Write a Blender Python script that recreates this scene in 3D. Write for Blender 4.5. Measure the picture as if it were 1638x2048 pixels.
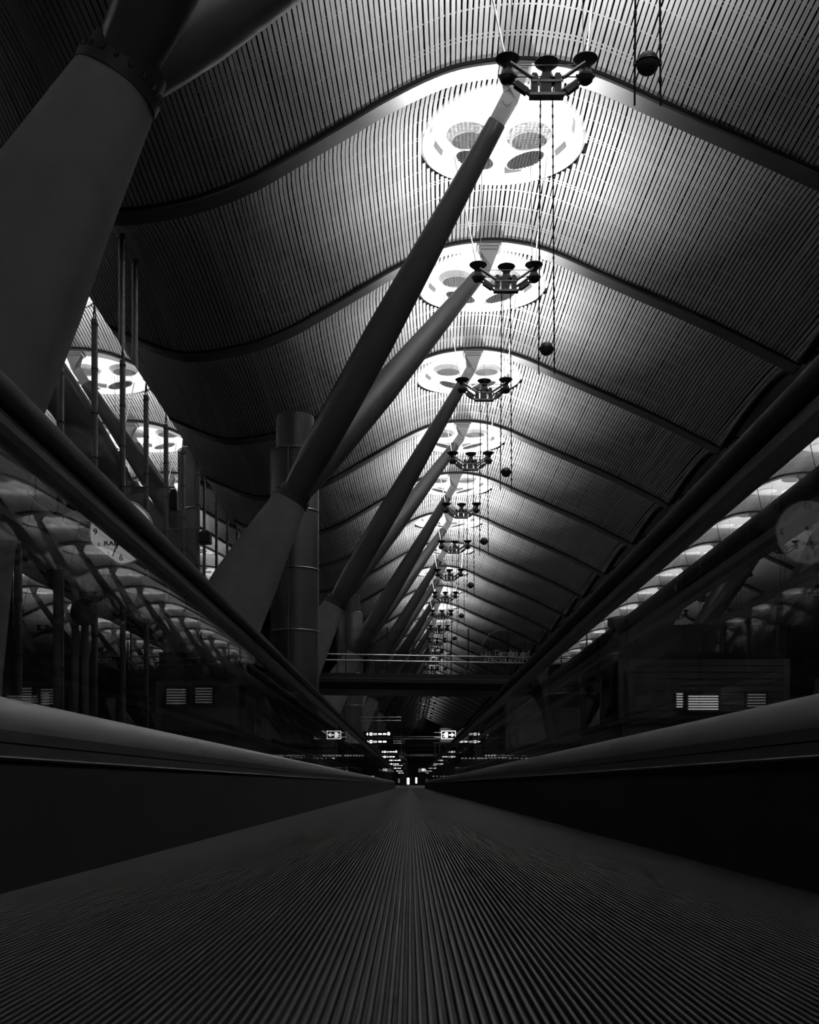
import bpy, math, random
from mathutils import Vector, Matrix

# ------------------------------------------------------------------ camera, world, exposure
scene = bpy.context.scene
for o in list(bpy.data.objects):
    bpy.data.objects.remove(o, do_unlink=True)
CZ = 0.185                                   # eye height above the walkway treads
cam_d = bpy.data.cameras.new('camera')
cam = bpy.data.objects.new('camera', cam_d)
scene.collection.objects.link(cam)
cam.location = (0, 0, CZ)
cam.rotation_euler = (math.pi / 2, 0, 0)
cam_d.sensor_fit = 'HORIZONTAL'
cam_d.sensor_width = 36.0
cam_d.lens = 36.0 * 2300 / 1638
cam_d.shift_x = -1 / 1638
cam_d.shift_y = 545 / 1638
cam_d.clip_start = 0.02
cam_d.clip_end = 900
scene.camera = cam

world = bpy.data.worlds.new('night')
scene.world = world
world.use_nodes = True
world.node_tree.nodes['Background'].inputs[0].default_value = (1, 1, 1, 1)
world.node_tree.nodes['Background'].inputs[1].default_value = 0.0

UPLIGHT_W = 310.0                            # power of one hanging uplight cluster
vs = scene.view_settings
vs.view_transform = 'Standard'
vs.look = 'None'
vs.exposure = 0.0
vs.gamma = 1.0
vs.use_curve_mapping = False
scene.cycles.use_denoising = True
scene.cycles.max_bounces = 7
scene.cycles.diffuse_bounces = 3
scene.cycles.glossy_bounces = 3
scene.cycles.transparent_max_bounces = 14
scene.cycles.use_adaptive_sampling = True
scene.cycles.adaptive_threshold = 0.10
scene.cycles.adaptive_min_samples = 16
scene.cycles.sample_clamp_indirect = 12.0
scene.cycles.caustics_reflective = False
scene.cycles.caustics_refractive = False

COL = scene.collection
rnd = random.Random(4)

# ------------------------------------------------------------------ materials
MATS = {}


def mat(name, v, rough=0.6, metal=0.0, noise=0.0, scale=4.0, emit=0.0, bump=0.0, spec=0.5, stretch=None):
    m = bpy.data.materials.new(name)
    m.use_nodes = True
    nt = m.node_tree
    b = nt.nodes['Principled BSDF']
    b.inputs['Base Color'].default_value = (v, v, v, 1)
    b.inputs['Roughness'].default_value = rough
    b.inputs['Metallic'].default_value = metal
    b.inputs['Specular IOR Level'].default_value = spec
    if noise or bump:
        tc = nt.nodes.new('ShaderNodeTexCoord')
        mp = nt.nodes.new('ShaderNodeMapping')
        if stretch:
            mp.inputs['Scale'].default_value = stretch
        nz = nt.nodes.new('ShaderNodeTexNoise')
        nz.inputs['Scale'].default_value = scale
        nz.inputs['Detail'].default_value = 5
        nt.links.new(tc.outputs['Object'], mp.inputs[0])
        nt.links.new(mp.outputs[0], nz.inputs['Vector'])
        if noise:
            rp = nt.nodes.new('ShaderNodeMapRange')
            rp.inputs['From Min'].default_value = 0.3
            rp.inputs['From Max'].default_value = 0.7
            rp.inputs['To Min'].default_value = v * (1 - noise)
            rp.inputs['To Max'].default_value = v * (1 + noise)
            nt.links.new(nz.outputs[0], rp.inputs[0])
            nt.links.new(rp.outputs[0], b.inputs['Base Color'])
        if bump:
            bp = nt.nodes.new('ShaderNodeBump')
            bp.inputs['Strength'].default_value = bump
            bp.inputs['Distance'].default_value = 0.01
            nt.links.new(nz.outputs[0], bp.inputs['Height'])
            nt.links.new(bp.outputs[0], b.inputs['Normal'])
    if emit:
        b.inputs['Emission Color'].default_value = (1, 1, 1, 1)
        b.inputs['Emission Strength'].default_value = emit
    MATS[name] = m
    return m


def glass(name, f0, tint, rough=0.0, k=1.0):
    """Thin plate glass: transparent, with a mirror reflection that grows towards grazing angles."""
    m = bpy.data.materials.new(name)
    m.use_nodes = True
    nt = m.node_tree
    nt.nodes.clear()
    out = nt.nodes.new('ShaderNodeOutputMaterial')
    lw = nt.nodes.new('ShaderNodeLayerWeight')
    lw.inputs['Blend'].default_value = 0.5
    pw = nt.nodes.new('ShaderNodeMath'); pw.operation = 'POWER'
    pw.inputs[1].default_value = 5.0
    mr = nt.nodes.new('ShaderNodeMath'); mr.operation = 'MULTIPLY_ADD'
    mr.inputs[1].default_value = (1 - f0) * k
    mr.inputs[2].default_value = f0
    tr = nt.nodes.new('ShaderNodeBsdfTransparent')
    tr.inputs[0].default_value = (tint, tint, tint, 1)
    gl = nt.nodes.new('ShaderNodeBsdfGlossy')
    gl.inputs['Roughness'].default_value = rough
    mx = nt.nodes.new('ShaderNodeMixShader')
    nt.links.new(lw.outputs['Facing'], pw.inputs[0])
    nt.links.new(pw.outputs[0], mr.inputs[0])
    nt.links.new(mr.outputs[0], mx.inputs[0])
    nt.links.new(tr.outputs[0], mx.inputs[1])
    nt.links.new(gl.outputs[0], mx.inputs[2])
    nt.links.new(mx.outputs[0], out.inputs[0])
    MATS[name] = m
    return m


mat('bamboo', 0.74, 0.55, noise=0.10, scale=3.0, stretch=(6, 0.4, 6))
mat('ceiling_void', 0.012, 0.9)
mat('batten', 0.80, 0.6)
mat('beam_paint', 0.21, 0.38, metal=0.45, noise=0.08, scale=1.5)
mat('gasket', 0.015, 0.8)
mat('white_shell', 0.90, 0.7)
mat('port_grey', 0.30, 0.7)
mat('white_trim', 0.85, 0.5)
mat('concrete', 0.32, 0.85, noise=0.10, scale=2.2, bump=0.15)
mat('strut_paint', 0.14, 0.32, noise=0.05, scale=1.0)
mat('bracket_paint', 0.42, 0.5)
mat('collar_steel', 0.07, 0.5, metal=0.3)
mat('lamp_black', 0.035, 0.35)
mat('lamp_grey', 0.22, 0.4, metal=0.4)
mat('cable_black', 0.02, 0.6)
mat('ball_rubber', 0.10, 0.32)
mat('chimney_steel', 0.085, 0.42, metal=0.3, noise=0.10, scale=1.2)
mat('hoop_steel', 0.55, 0.3, metal=0.8)
mat('tread', 0.11, 0.5, metal=0.25, spec=0.25)
mat('groove', 0.05, 0.7)
mat('skirt', 0.055, 0.75, noise=0.1, scale=3)
mat('deck_steel', 0.40, 0.45, metal=0.45, noise=0.06, scale=8, stretch=(1, 0.15, 1))
mat('band_steel', 0.22, 0.5, metal=0.5)
mat('ledge_steel', 0.13, 0.5, metal=0.1)
mat('rubber', 0.012, 0.5, spec=0.15)
mat('rail_steel', 0.30, 0.4, metal=0.6)
mat('floor_stone', 0.08, 0.28, noise=0.12, scale=0.8)
mat('wall_grey', 0.12, 0.8, noise=0.05)
mat('dark_panel', 0.03, 0.5)
mat('mid_panel', 0.16, 0.55)
mat('post_steel', 0.24, 0.45, metal=0.4)
mat('bridge_dark', 0.02, 0.6)
mat('bright_rail', 0.9, 0.22, metal=0.85)
mat('clock_face', 0.75, 0.5, emit=0.20)
mat('print_black', 0.01, 0.6)
mat('sticker', 0.55, 0.6)
mat('sign_black', 0.008, 0.5)
mat('sign_light', 0.8, 0.5, emit=1.6)
mat('louvre_light', 0.8, 0.5, emit=0.55)
mat('shop_light', 0.8, 0.5, emit=0.8)
mat('soft_light', 0.6, 0.5, emit=0.10)
glass('rail_glass', 0.02, 0.93, k=0.42)
glass('wall_glass', 0.55, 0.30)
glass('clear_glass', 0.03, 0.93)


# ------------------------------------------------------------------ mesh helpers
class MB:
    def __init__(self):
        self.v, self.f = [], []

    def add(self, vs_, fs_):
        n = len(self.v)
        self.v += [tuple(p) for p in vs_]
        self.f += [tuple(n + i for i in f) for f in fs_]
        return self

    def box(self, x0, x1, y0, y1, z0, z1):
        return self.add([(x0, y0, z0), (x1, y0, z0), (x1, y1, z0), (x0, y1, z0),
                         (x0, y0, z1), (x1, y0, z1), (x1, y1, z1), (x0, y1, z1)],
                        [(0, 3, 2, 1), (4, 5, 6, 7), (0, 1, 5, 4), (1, 2, 6, 5), (2, 3, 7, 6), (3, 0, 4, 7)])

    def obox(self, c, ax, ay, az):
        """box from centre and three half vectors"""
        c, ax, ay, az = Vector(c), Vector(ax), Vector(ay), Vector(az)
        p = [c + sx * ax + sy * ay + sz * az for sz in (-1, 1) for sx, sy in ((-1, -1), (1, -1), (1, 1), (-1, 1))]
        return self.add(p, [(0, 3, 2, 1), (4, 5, 6, 7), (0, 1, 5, 4), (1, 2, 6, 5), (2, 3, 7, 6), (3, 0, 4, 7)])

    def loft(self, rings, cap=True, closed=True):
        n = len(rings[0])
        vs_ = [p for r in rings for p in r]
        fs_ = []
        for i in range(len(rings) - 1):
            for j in range(n if closed else n - 1):
                k = (j + 1) % n
                fs_.append((i * n + j, i * n + k, (i + 1) * n + k, (i + 1) * n + j))
        if cap:
            fs_.append(tuple(reversed(range(n))))
            fs_.append(tuple((len(rings) - 1) * n + j for j in range(n)))
        return self.add(vs_, fs_)

    def tube(self, pts, rad, n=10, cap=True):
        pts = [Vector(p) for p in pts]
        if not isinstance(rad, (list, tuple)):
            rad = [rad] * len(pts)
        rings = []
        prev = None
        for i, p in enumerate(pts):
            t = (pts[min(i + 1, len(pts) - 1)] - pts[max(i - 1, 0)]).normalized()
            if prev is None:
                a = Vector((0, 0, 1)) if abs(t.z) < 0.9 else Vector((1, 0, 0))
                u = t.cross(a).normalized()
            else:
                u = (prev - t * prev.dot(t)).normalized()
            prev = u
            w = t.cross(u)
            rings.append([p + rad[i] * (math.cos(2 * math.pi * j / n) * u + math.sin(2 * math.pi * j / n) * w) for j in range(n)])
        return self.loft(rings, cap)

    def lathe(self, prof, c=(0, 0, 0), n=24, cap=False, sx=1.0, sy=1.0):
        rings = [[(c[0] + sx * r * math.cos(2 * math.pi * j / n), c[1] + sy * r * math.sin(2 * math.pi * j / n), c[2] + z)
                  for j in range(n)] for r, z in prof]
        return self.loft(rings, cap)

    def torus(self, R, r, c=(0, 0, 0), n=32, m=8, sx=1.0, sy=1.0):
        vs_, fs_ = [], []
        for i in range(n):
            a = 2 * math.pi * i / n
            for j in range(m):
                b = 2 * math.pi * j / m
                q = R + r * math.cos(b)
                vs_.append((c[0] + sx * q * math.cos(a), c[1] + sy * q * math.sin(a), c[2] + r * math.sin(b)))
        for i in range(n):
            for j in range(m):
                fs_.append((i * m + j, ((i + 1) % n) * m + j, ((i + 1) % n) * m + (j + 1) % m, i * m + (j + 1) % m))
        return self.add(vs_, fs_)

    def prism_y(self, poly, y0, y1):
        """polygon in (x, z) extruded along y"""
        return self.loft([[(x, y0, z) for x, z in poly], [(x, y1, z) for x, z in poly]])

    def prism_xz(self, poly, y0, y1):
        return self.prism_y(poly, y0, y1)

    def xf(self, M):
        self.v = [tuple(M @ Vector(p)) for p in self.v]
        return self

    def mesh(self, name, material, smooth=False):
        me = bpy.data.meshes.new(name)
        me.from_pydata(self.v, [], self.f)
        me.materials.append(MATS[material])
        if smooth:
            me.shade_smooth()
            try:
                me.set_sharp_from_angle(angle=math.radians(40))
            except Exception:
                pass
        me.update()
        return me

    def build(self, name, material, parent=None, smooth=False, loc=None):
        return link(name, self.mesh(name, material, smooth), parent, loc)


def link(name, data, parent=None, loc=None):
    o = bpy.data.objects.new(name, data)
    COL.objects.link(o)
    if parent is not None:
        o.parent = parent
    if loc is not None:
        o.location = loc
    return o


def tag(o, label=None, cat=None, group=None, kind=None):
    if label: o['label'] = label
    if cat: o['category'] = cat
    if group: o['group'] = group
    if kind: o['kind'] = kind
    return o


def thing(name, loc, label, cat, group=None, rz=0.0, kind=None):
    o = bpy.data.objects.new(name, None)
    o.empty_display_size = 0.2
    COL.objects.link(o)
    o.location = loc
    o.rotation_euler = (0, 0, rz)
    return tag(o, label, cat, group, kind)


def copy_tree(o, parent=None):
    c = o.copy()
    COL.objects.link(c)
    if parent is not None:
        c.parent = parent
    for ch in list(o.children):
        copy_tree(ch, c)
    return c


def text(body, size, material, parent, loc, rot, name='lettering', extrude=0.004, bold=0.0, align='CENTER'):
    cu = bpy.data.curves.new(name, 'FONT')
    cu.body = body
    cu.size = size
    cu.extrude = extrude
    cu.offset = bold
    cu.align_x = align
    cu.align_y = 'CENTER'
    cu.materials.append(MATS[material])
    tmp = bpy.data.objects.new(name, cu)
    COL.objects.link(tmp)
    me = bpy.data.meshes.new_from_object(tmp)
    bpy.data.objects.remove(tmp, do_unlink=True)
    if not me.materials:
        me.materials.append(MATS[material])
    o = link(name, me, parent, loc)
    o.rotation_euler = rot
    return o


ORD = ['nearest', 'second', 'third', 'fourth', 'fifth', 'sixth', 'seventh', 'eighth', 'ninth', 'tenth', 'eleventh', 'twelfth', 'thirteenth', 'fourteenth', 'fifteenth', 'sixteenth']

# ------------------------------------------------------------------ roof profile
PERIOD, CROWN = 19.3, 2.65
BAY, BEAM0 = 9.0, 9.5                       # beams stand at BEAM0 + 9 k
_pp = [(-9.65, 13.50), (-8.9, 13.56), (-8.3, 13.67), (-7.5, 13.87), (-6.42, 14.30), (-5.4, 14.87), (-4.08, 15.64), (-3.1, 16.21),
       (-2.0, 16.74), (-1.2, 16.97), (0, 17.08), (1.0, 16.97), (1.6, 16.80), (2.2, 16.57), (3.16, 16.13), (4.18, 15.68),
       (7.13, 14.36), (8.4, 13.72), (9.1, 13.37), (9.65, 13.10)]
_pp_round = _pp[:-3] + [(8.4, 13.82), (9.2, 13.56), (9.65, 13.50)]


def prof(o):
    """height of the beam soffit above the eye at offset o from the crown"""
    n = len(_pp)
    i = 0
    while i < n - 2 and o > _pp[i + 1][0]:
        i += 1
    (x0, y0), (x1, y1) = _pp[i], _pp[i + 1]

    def slope(k):
        if k <= 0 or k >= n - 1:
            return 0.0
        return (_pp[k + 1][1] - _pp[k - 1][1]) / (_pp[k + 1][0] - _pp[k - 1][0])
    h = x1 - x0
    t = (o - x0) / h
    m0, m1 = slope(i) * h, slope(i + 1) * h
    return (2 * t**3 - 3 * t**2 + 1) * y0 + (t**3 - 2 * t**2 + t) * m0 + (-2 * t**3 + 3 * t**2) * y1 + (t**3 - t**2) * m1


NSLAT = 172


def set_profile(pp):
    global _pp, _fine, LEN, PITCH
    _pp, _fine = pp, []
    acc, last = 0.0, None
    for i in range(1931):
        o = -9.65 + i * 0.01
        z = prof(o)
        if last:
            acc += math.hypot(o - last[0], z - last[1])
        last = (o, z)
        _fine.append((acc, o, z))
    LEN = acc
    PITCH = LEN / NSLAT


set_profile(_pp)


def at_arc(s):
    k = max(1, min(len(_fine) - 2, int(s / LEN * len(_fine))))
    while k < len(_fine) - 2 and _fine[k][0] < s: k += 1
    while k > 1 and _fine[k][0] > s: k -= 1
    a, b = _fine[max(0, k - 3)], _fine[min(len(_fine) - 1, k + 3)]
    tx, tz = b[1] - a[1], b[2] - a[2]
    l = math.hypot(tx, tz)
    tx, tz = tx / l, tz / l
    return _fine[k][1], _fine[k][2], tx, tz


BULGE, LIFT = 0.50, 0.06


def lift(y):
    u = min(1, max(0, y / BAY))
    g = 1 - abs(1 - u / 0.35) ** 2.5 if u < 0.35 else math.cos(math.pi / 2 * (u - 0.35) / 0.65)
    return LIFT + BULGE * g


SK_X, SK_Y, SK_A, SK_B, SK_Z = -0.15, 3.65, 2.10, 2.32, 17.55   # skylight: centre, half axes, rim height


def lining_pt(s, y, up=0.0, side=0.0):
    o, z, tx, tz = at_arc(s)
    h = lift(y) + up
    return (o - tz * h + tx * side, y, z + tx * h + tz * side + CZ)


Y_IN, Y_OUT = 0.37, 8.63


def slat_pieces(i):
    s = (i + 0.5) * PITCH
    o, z, tx, tz = at_arc(s)
    e = ((o - tz * 0.5) - SK_X) / (SK_A + 0.10)
    if abs(e) < 1:
        h = (SK_B + 0.10) * math.sqrt(1 - e * e)
        out = []
        if SK_Y - h - Y_IN > 0.12: out.append((Y_IN, SK_Y - h))
        out.append((SK_Y + h, Y_OUT))
        return s, out
    return s, [(Y_IN, Y_OUT)]


def slat_geo(mb, s, ya, yb):
    n = max(2, round((yb - ya) / 0.7))
    rings = []
    for k in range(n + 1):
        y = ya + (yb - ya) * k / n
        rings.append([lining_pt(s, y, 0, -0.0445), lining_pt(s, y, 0, 0.0445), lining_pt(s, y, 0.022, 0.0445), lining_pt(s, y, 0.022, -0.0445)])
    mb.loft(rings)


# shared ceiling meshes for one bay of one nave


def nave_meshes(pp):
    set_profile(pp)
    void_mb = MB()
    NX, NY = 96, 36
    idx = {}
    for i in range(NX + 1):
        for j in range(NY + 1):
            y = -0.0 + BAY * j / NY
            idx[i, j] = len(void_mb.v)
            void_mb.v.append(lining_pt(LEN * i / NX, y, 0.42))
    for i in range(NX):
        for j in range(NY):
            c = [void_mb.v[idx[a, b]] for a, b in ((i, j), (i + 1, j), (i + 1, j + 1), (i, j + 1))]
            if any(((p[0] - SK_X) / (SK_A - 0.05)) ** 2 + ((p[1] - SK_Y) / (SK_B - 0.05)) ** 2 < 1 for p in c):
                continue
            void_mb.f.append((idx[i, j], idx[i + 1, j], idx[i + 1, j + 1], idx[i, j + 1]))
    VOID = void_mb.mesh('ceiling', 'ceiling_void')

    SLATS = []
    all_mb = MB()
    for i in range(NSLAT):
        s, pcs = slat_pieces(i)
        for (ya, yb) in pcs:
            m1 = MB()
            slat_geo(m1, s, ya, yb)
            SLATS.append(m1.mesh('slat', 'bamboo'))
            all_mb.add(m1.v, m1.f)
    SLAT_ALL = all_mb.mesh('slats', 'bamboo')

    BATTENS = []
    bat_all = MB()
    for yb in (0.70, 0.82, 1.55, 2.35, 3.12, 3.24, 3.95, 4.75, 5.52, 5.64, 6.35, 7.15, 7.92, 8.04):
        m1 = MB()
        run = []

        def flush():
            if len(run) > 1:
                m1.loft([[lining_pt(s, yb - 0.014, 0.034), lining_pt(s, yb + 0.014, 0.034), lining_pt(s, yb + 0.014, 0.055), lining_pt(s, yb - 0.014, 0.055)] for s in run])
            run.clear()
        for i in range(0, 121):
            s = LEN * i / 120
            o, z, tx, tz = at_arc(s)
            if abs(o) > 7.0 or ((o - tz * 0.5 - SK_X) / (SK_A + 0.12)) ** 2 + ((yb - SK_Y) / (SK_B + 0.12)) ** 2 < 1:
                flush()
            else:
                run.append(s)
        flush()
        BATTENS.append(m1.mesh('batten', 'batten'))
        bat_all.add(m1.v, m1.f)

    # beam: curved box girder with a dark gap gasket on each side and a small upstand
    bm_ = MB()
    rings = []
    for i in range(121):
        s = LEN * i / 120
        o, z, tx, tz = at_arc(s)

        def P(y, h): return (o - tz * h, y, z + tx * h + CZ)
        rings.append([P(-0.31, 0.03), P(-0.28, 0), P(0.28, 0), P(0.31, 0.03), P(0.31, 0.5), P(-0.31, 0.5)])
    bm_.loft(rings)
    BEAM = bm_.mesh('roof_beam', 'beam_paint', smooth=True)
    gk = []
    for sgn in (-1, 1):
        g = MB()
        rr = []
        for i in range(61):
            s = LEN * i / 60
            o, z, tx, tz = at_arc(s)

            def P(y, h): return (o - tz * h, y, z + tx * h + CZ)
            ya, yb = (-0.365, -0.312) if sgn < 0 else (0.312, 0.365)
            rr.append([P(ya, 0.05), P(yb, 0.05), P(yb, 0.3), P(ya, 0.3)])
        g.loft(rr)
        gk.append(g.mesh('gap_gasket', 'gasket'))
    return dict(VOID=VOID, SLATS=SLATS, SLAT_ALL=SLAT_ALL, BATTENS=BATTENS, BATTEN_ALL=bat_all.mesh('battens', 'batten'), BEAM=BEAM, gk=gk)


PP_A = list(_pp)
ROUND = nave_meshes(_pp_round)
STRAIGHT = nave_meshes(PP_A)

NAVES = {'centre': 0.0, 'right': PERIOD, 'left': -PERIOD}
NAVE_TXT = {'centre': 'of the centre nave', 'right': 'of the nave beyond the right glass', 'left': 'of the nave beyond the left glass wall'}
BAYS = {'centre': range(-2, 32), 'right': range(0, 17), 'left': range(0, 9)}


def nth(b, first=0):
    return ORD[b - first] if 0 <= b - first < len(ORD) else None


for nave, dx in NAVES.items():
    K = ROUND if nave == 'left' else STRAIGHT
    for b in BAYS[nave]:
        y0 = BEAM0 + BAY * b
        c = link('ceiling', K['VOID'], None, (CROWN + dx, y0, 0))
        tag(c, kind='structure')
        if nave == 'centre' and b in (1, 2, 3):
            for me in K['SLATS']:
                link('slat', me, c)
        else:
            tag(link('slats', K['SLAT_ALL'], c), kind='stuff')
        if nave == 'centre' and b in (1, 2, 3):
            for me in K['BATTENS']:
                link('batten', me, c)
        else:
            tag(link('battens', K['BATTEN_ALL'], c), kind='stuff')
        bo = link('roof_beam', K['BEAM'], None, (CROWN + dx, y0, 0))
        tag(bo, kind='structure')
        for me in K['gk']:
            link('gap_gasket', me, bo)
        k = b - 2 if nave == 'centre' else b
        if nave == 'centre' and b < 2:
            lab = {1: 'grey curved roof beam just above the top edge of the picture', 0: 'grey curved roof beam overhead between the first columns'}.get(b, 'grey curved roof beam overhead behind the viewer')
        elif 0 <= k < 10:
            lab = f'{ORD[k]} grey curved roof beam {NAVE_TXT[nave]}'
        else:
            lab = f'small far grey roof beam {NAVE_TXT[nave]}'
        tag(bo, lab, 'roof beam', 'curved roof beams')
        tag(c, lab.replace('grey curved roof beam', 'slatted ceiling bay beyond the curved beam').replace('small far grey roof beam', 'small far slatted ceiling bay'), 'ceiling', 'slatted ceiling bays')

# dark valley gutter to the right of the centre nave
gut = MB()
for b in range(0, 30):
    rr = []
    for k in range(9):
        y = 0.45 + 8.1 * k / 8
        o, _, z = lining_pt(LEN - 0.02, y, -0.05)
        rr.append([(CROWN + o - 0.14, BEAM0 + BAY * b + y, z), (CROWN + o + 0.14, BEAM0 + BAY * b + y, z), (CROWN + o + 0.14, BEAM0 + BAY * b + y, z + 0.09), (CROWN + o - 0.14, BEAM0 + BAY * b + y, z + 0.09)])
    gut.loft(rr)
tag(gut.build('trim_1', 'gasket'), 'dark gutter strip along the right valley of the roof', 'gutter', kind='structure')

# ------------------------------------------------------------------ skylights


def skylight(detail=True):
    root = thing('skylight', (0, 0, 0), '', 'skylight')
    Z = SK_Z + CZ
    n = 56

    def ring(r, z, drop=0.0):
        out = []
        for j in range(n):
            a = 2 * math.pi * j / n
            out.append((SK_A * r * math.cos(a), SK_B * r * math.sin(a), Z + z - drop * math.cos(a) ** 2))
        return out
    rim = MB()
    rim.loft([ring(1.05, 0.10, 0.16), ring(1.065, -0.03, 0.16), ring(1.03, -0.07, 0.16), ring(0.985, -0.05, 0.16), ring(0.955, 0.02, 0.12), ring(0.95, 0.10, 0.10)], cap=False)
    sh = MB()
    sh.loft([ring(1.04, 0.06, 0.14), ring(0.95, 0.08, 0.08), ring(0.90, 0.36), ring(0.86, 0.47)], cap=False)
    lid = MB()
    lid.loft([ring(0.862, 0.465), ring(0.862, 0.53)])
    if not detail:
        for p in (sh, lid):
            rim.add(p.v, p.f)
        for sx in (-1, 1):
            rim.lathe([(0.54, -0.02), (0.56, 0), (0.54, 0.03)], (sx * 0.70, 0.75, Z - 0.22), 20, cap=True)
        rim.build('rim', 'white_shell', root, True)
        return root
    rim.build('rim', 'white_trim', root, True)
    ol = MB(); ol.loft([ring(1.066, -0.02, 0.16), ring(1.082, -0.02, 0.16), ring(1.082, 0.12, 0.16), ring(1.066, 0.12, 0.16)], cap=False); ol.build('shadow_ring', 'gasket', root)  # thin dark ring put in for the shade along the rim's outer lip
    sh.build('shell', 'white_shell', root, True)
    # lid with two raised ports; flat grey discs stand in for shade in their tubes
    lid.build('lid', 'white_shell', root)
    for sx in (-1, 1):
        pt = MB()
        c = (sx * 0.83, 1.02, Z + 0.455)
        pt.lathe([(0.52, 0.01), (0.52, -0.035), (0.485, -0.035), (0.485, 0.0)], c, 36)
        p = pt.build('port', 'white_trim', root, True)
        di = MB(); di.lathe([(0.486, -0.004), (0.486, 0.004)], c, 36, cap=True)
        di.build('port_shade', 'port_grey', p)
        # tilted louvre disc hanging under the port
        M = Matrix.Translation((sx * 0.70, 0.78, Z - 0.20)) @ Matrix.Rotation(math.radians(-13 * sx), 4, 'Y') @ Matrix.Rotation(math.radians(6), 4, 'X')
        rm = MB(); rm.torus(0.54, 0.022, n=40, m=8); rm.xf(M)
        d = rm.build('louvre_disc', 'white_trim', root, True)
        gr = MB()
        q = 11
        for k in range(1, q):
            t = -0.54 + 1.08 * k / q
            h = math.sqrt(max(0, 0.54**2 - t * t))
            gr.box(t - 0.020, t + 0.020, -h, h, -0.02, 0.02)
            gr.box(-h, h, t - 0.020, t + 0.020, -0.021, 0.019)
        gr.xf(M)
        gr.build('grid', 'lamp_black', d)
        for a in (0.6, 2.5, 4.7):
            w = MB()
            p0 = M @ Vector((0.53 * math.cos(a), 0.53 * math.sin(a), 0.02))
            w.tube([p0, (p0.x, p0.y, Z + 0.46)], 0.006, 5)
            w.build('wire', 'lamp_grey', root)
    for a0 in (-0.20, 0.35, 2.55, 3.10, 1.2, 1.8):
        vt = MB()
        rr = []
        for k in range(6):
            a = a0 + 0.05 * k
            rr.append([(SK_A * r * math.cos(a), SK_B * r * math.sin(a), Z + z) for r, z in ((0.932, 0.14), (0.91, 0.27), (0.90, 0.27), (0.922, 0.14))])
        vt.loft(rr)
        vt.build('vent_slot', 'lamp_grey', root)
    return root


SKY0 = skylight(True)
SKY1 = skylight(False)
_s0 = _s1 = False
for nave, dx in NAVES.items():
    for b in BAYS[nave]:
        det = nave == 'centre' and 0 <= b <= 9
        if det:
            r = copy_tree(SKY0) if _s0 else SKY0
            _s0 = True
        else:
            r = copy_tree(SKY1) if _s1 else SKY1
            _s1 = True
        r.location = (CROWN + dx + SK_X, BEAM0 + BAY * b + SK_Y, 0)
        r['group'] = 'round skylights along the roof'
        k = b - 2
        if nave == 'centre' and b < 2:
            r['label'] = {1: 'round white skylight just above the top edge of the picture', 0: 'round white skylight overhead between the first columns'}.get(b, 'round white skylight overhead behind the viewer')
        elif nave == 'centre' and k < 14:
            r['label'] = f'{ORD[k]} glowing round skylight in view on the centre roof crown'
        elif nave == 'centre':
            r['label'] = 'tiny far skylight in the centre row near the vanishing point'
        elif b < 14:
            r['label'] = f'{ORD[b]} round skylight {NAVE_TXT[nave]}'
        else:
            r['label'] = f'small far skylight {NAVE_TXT[nave]}'

# ------------------------------------------------------------------ hanging uplights with counterweight ball
FZ = 14.02                                  # height of the cradle above the eye


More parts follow.
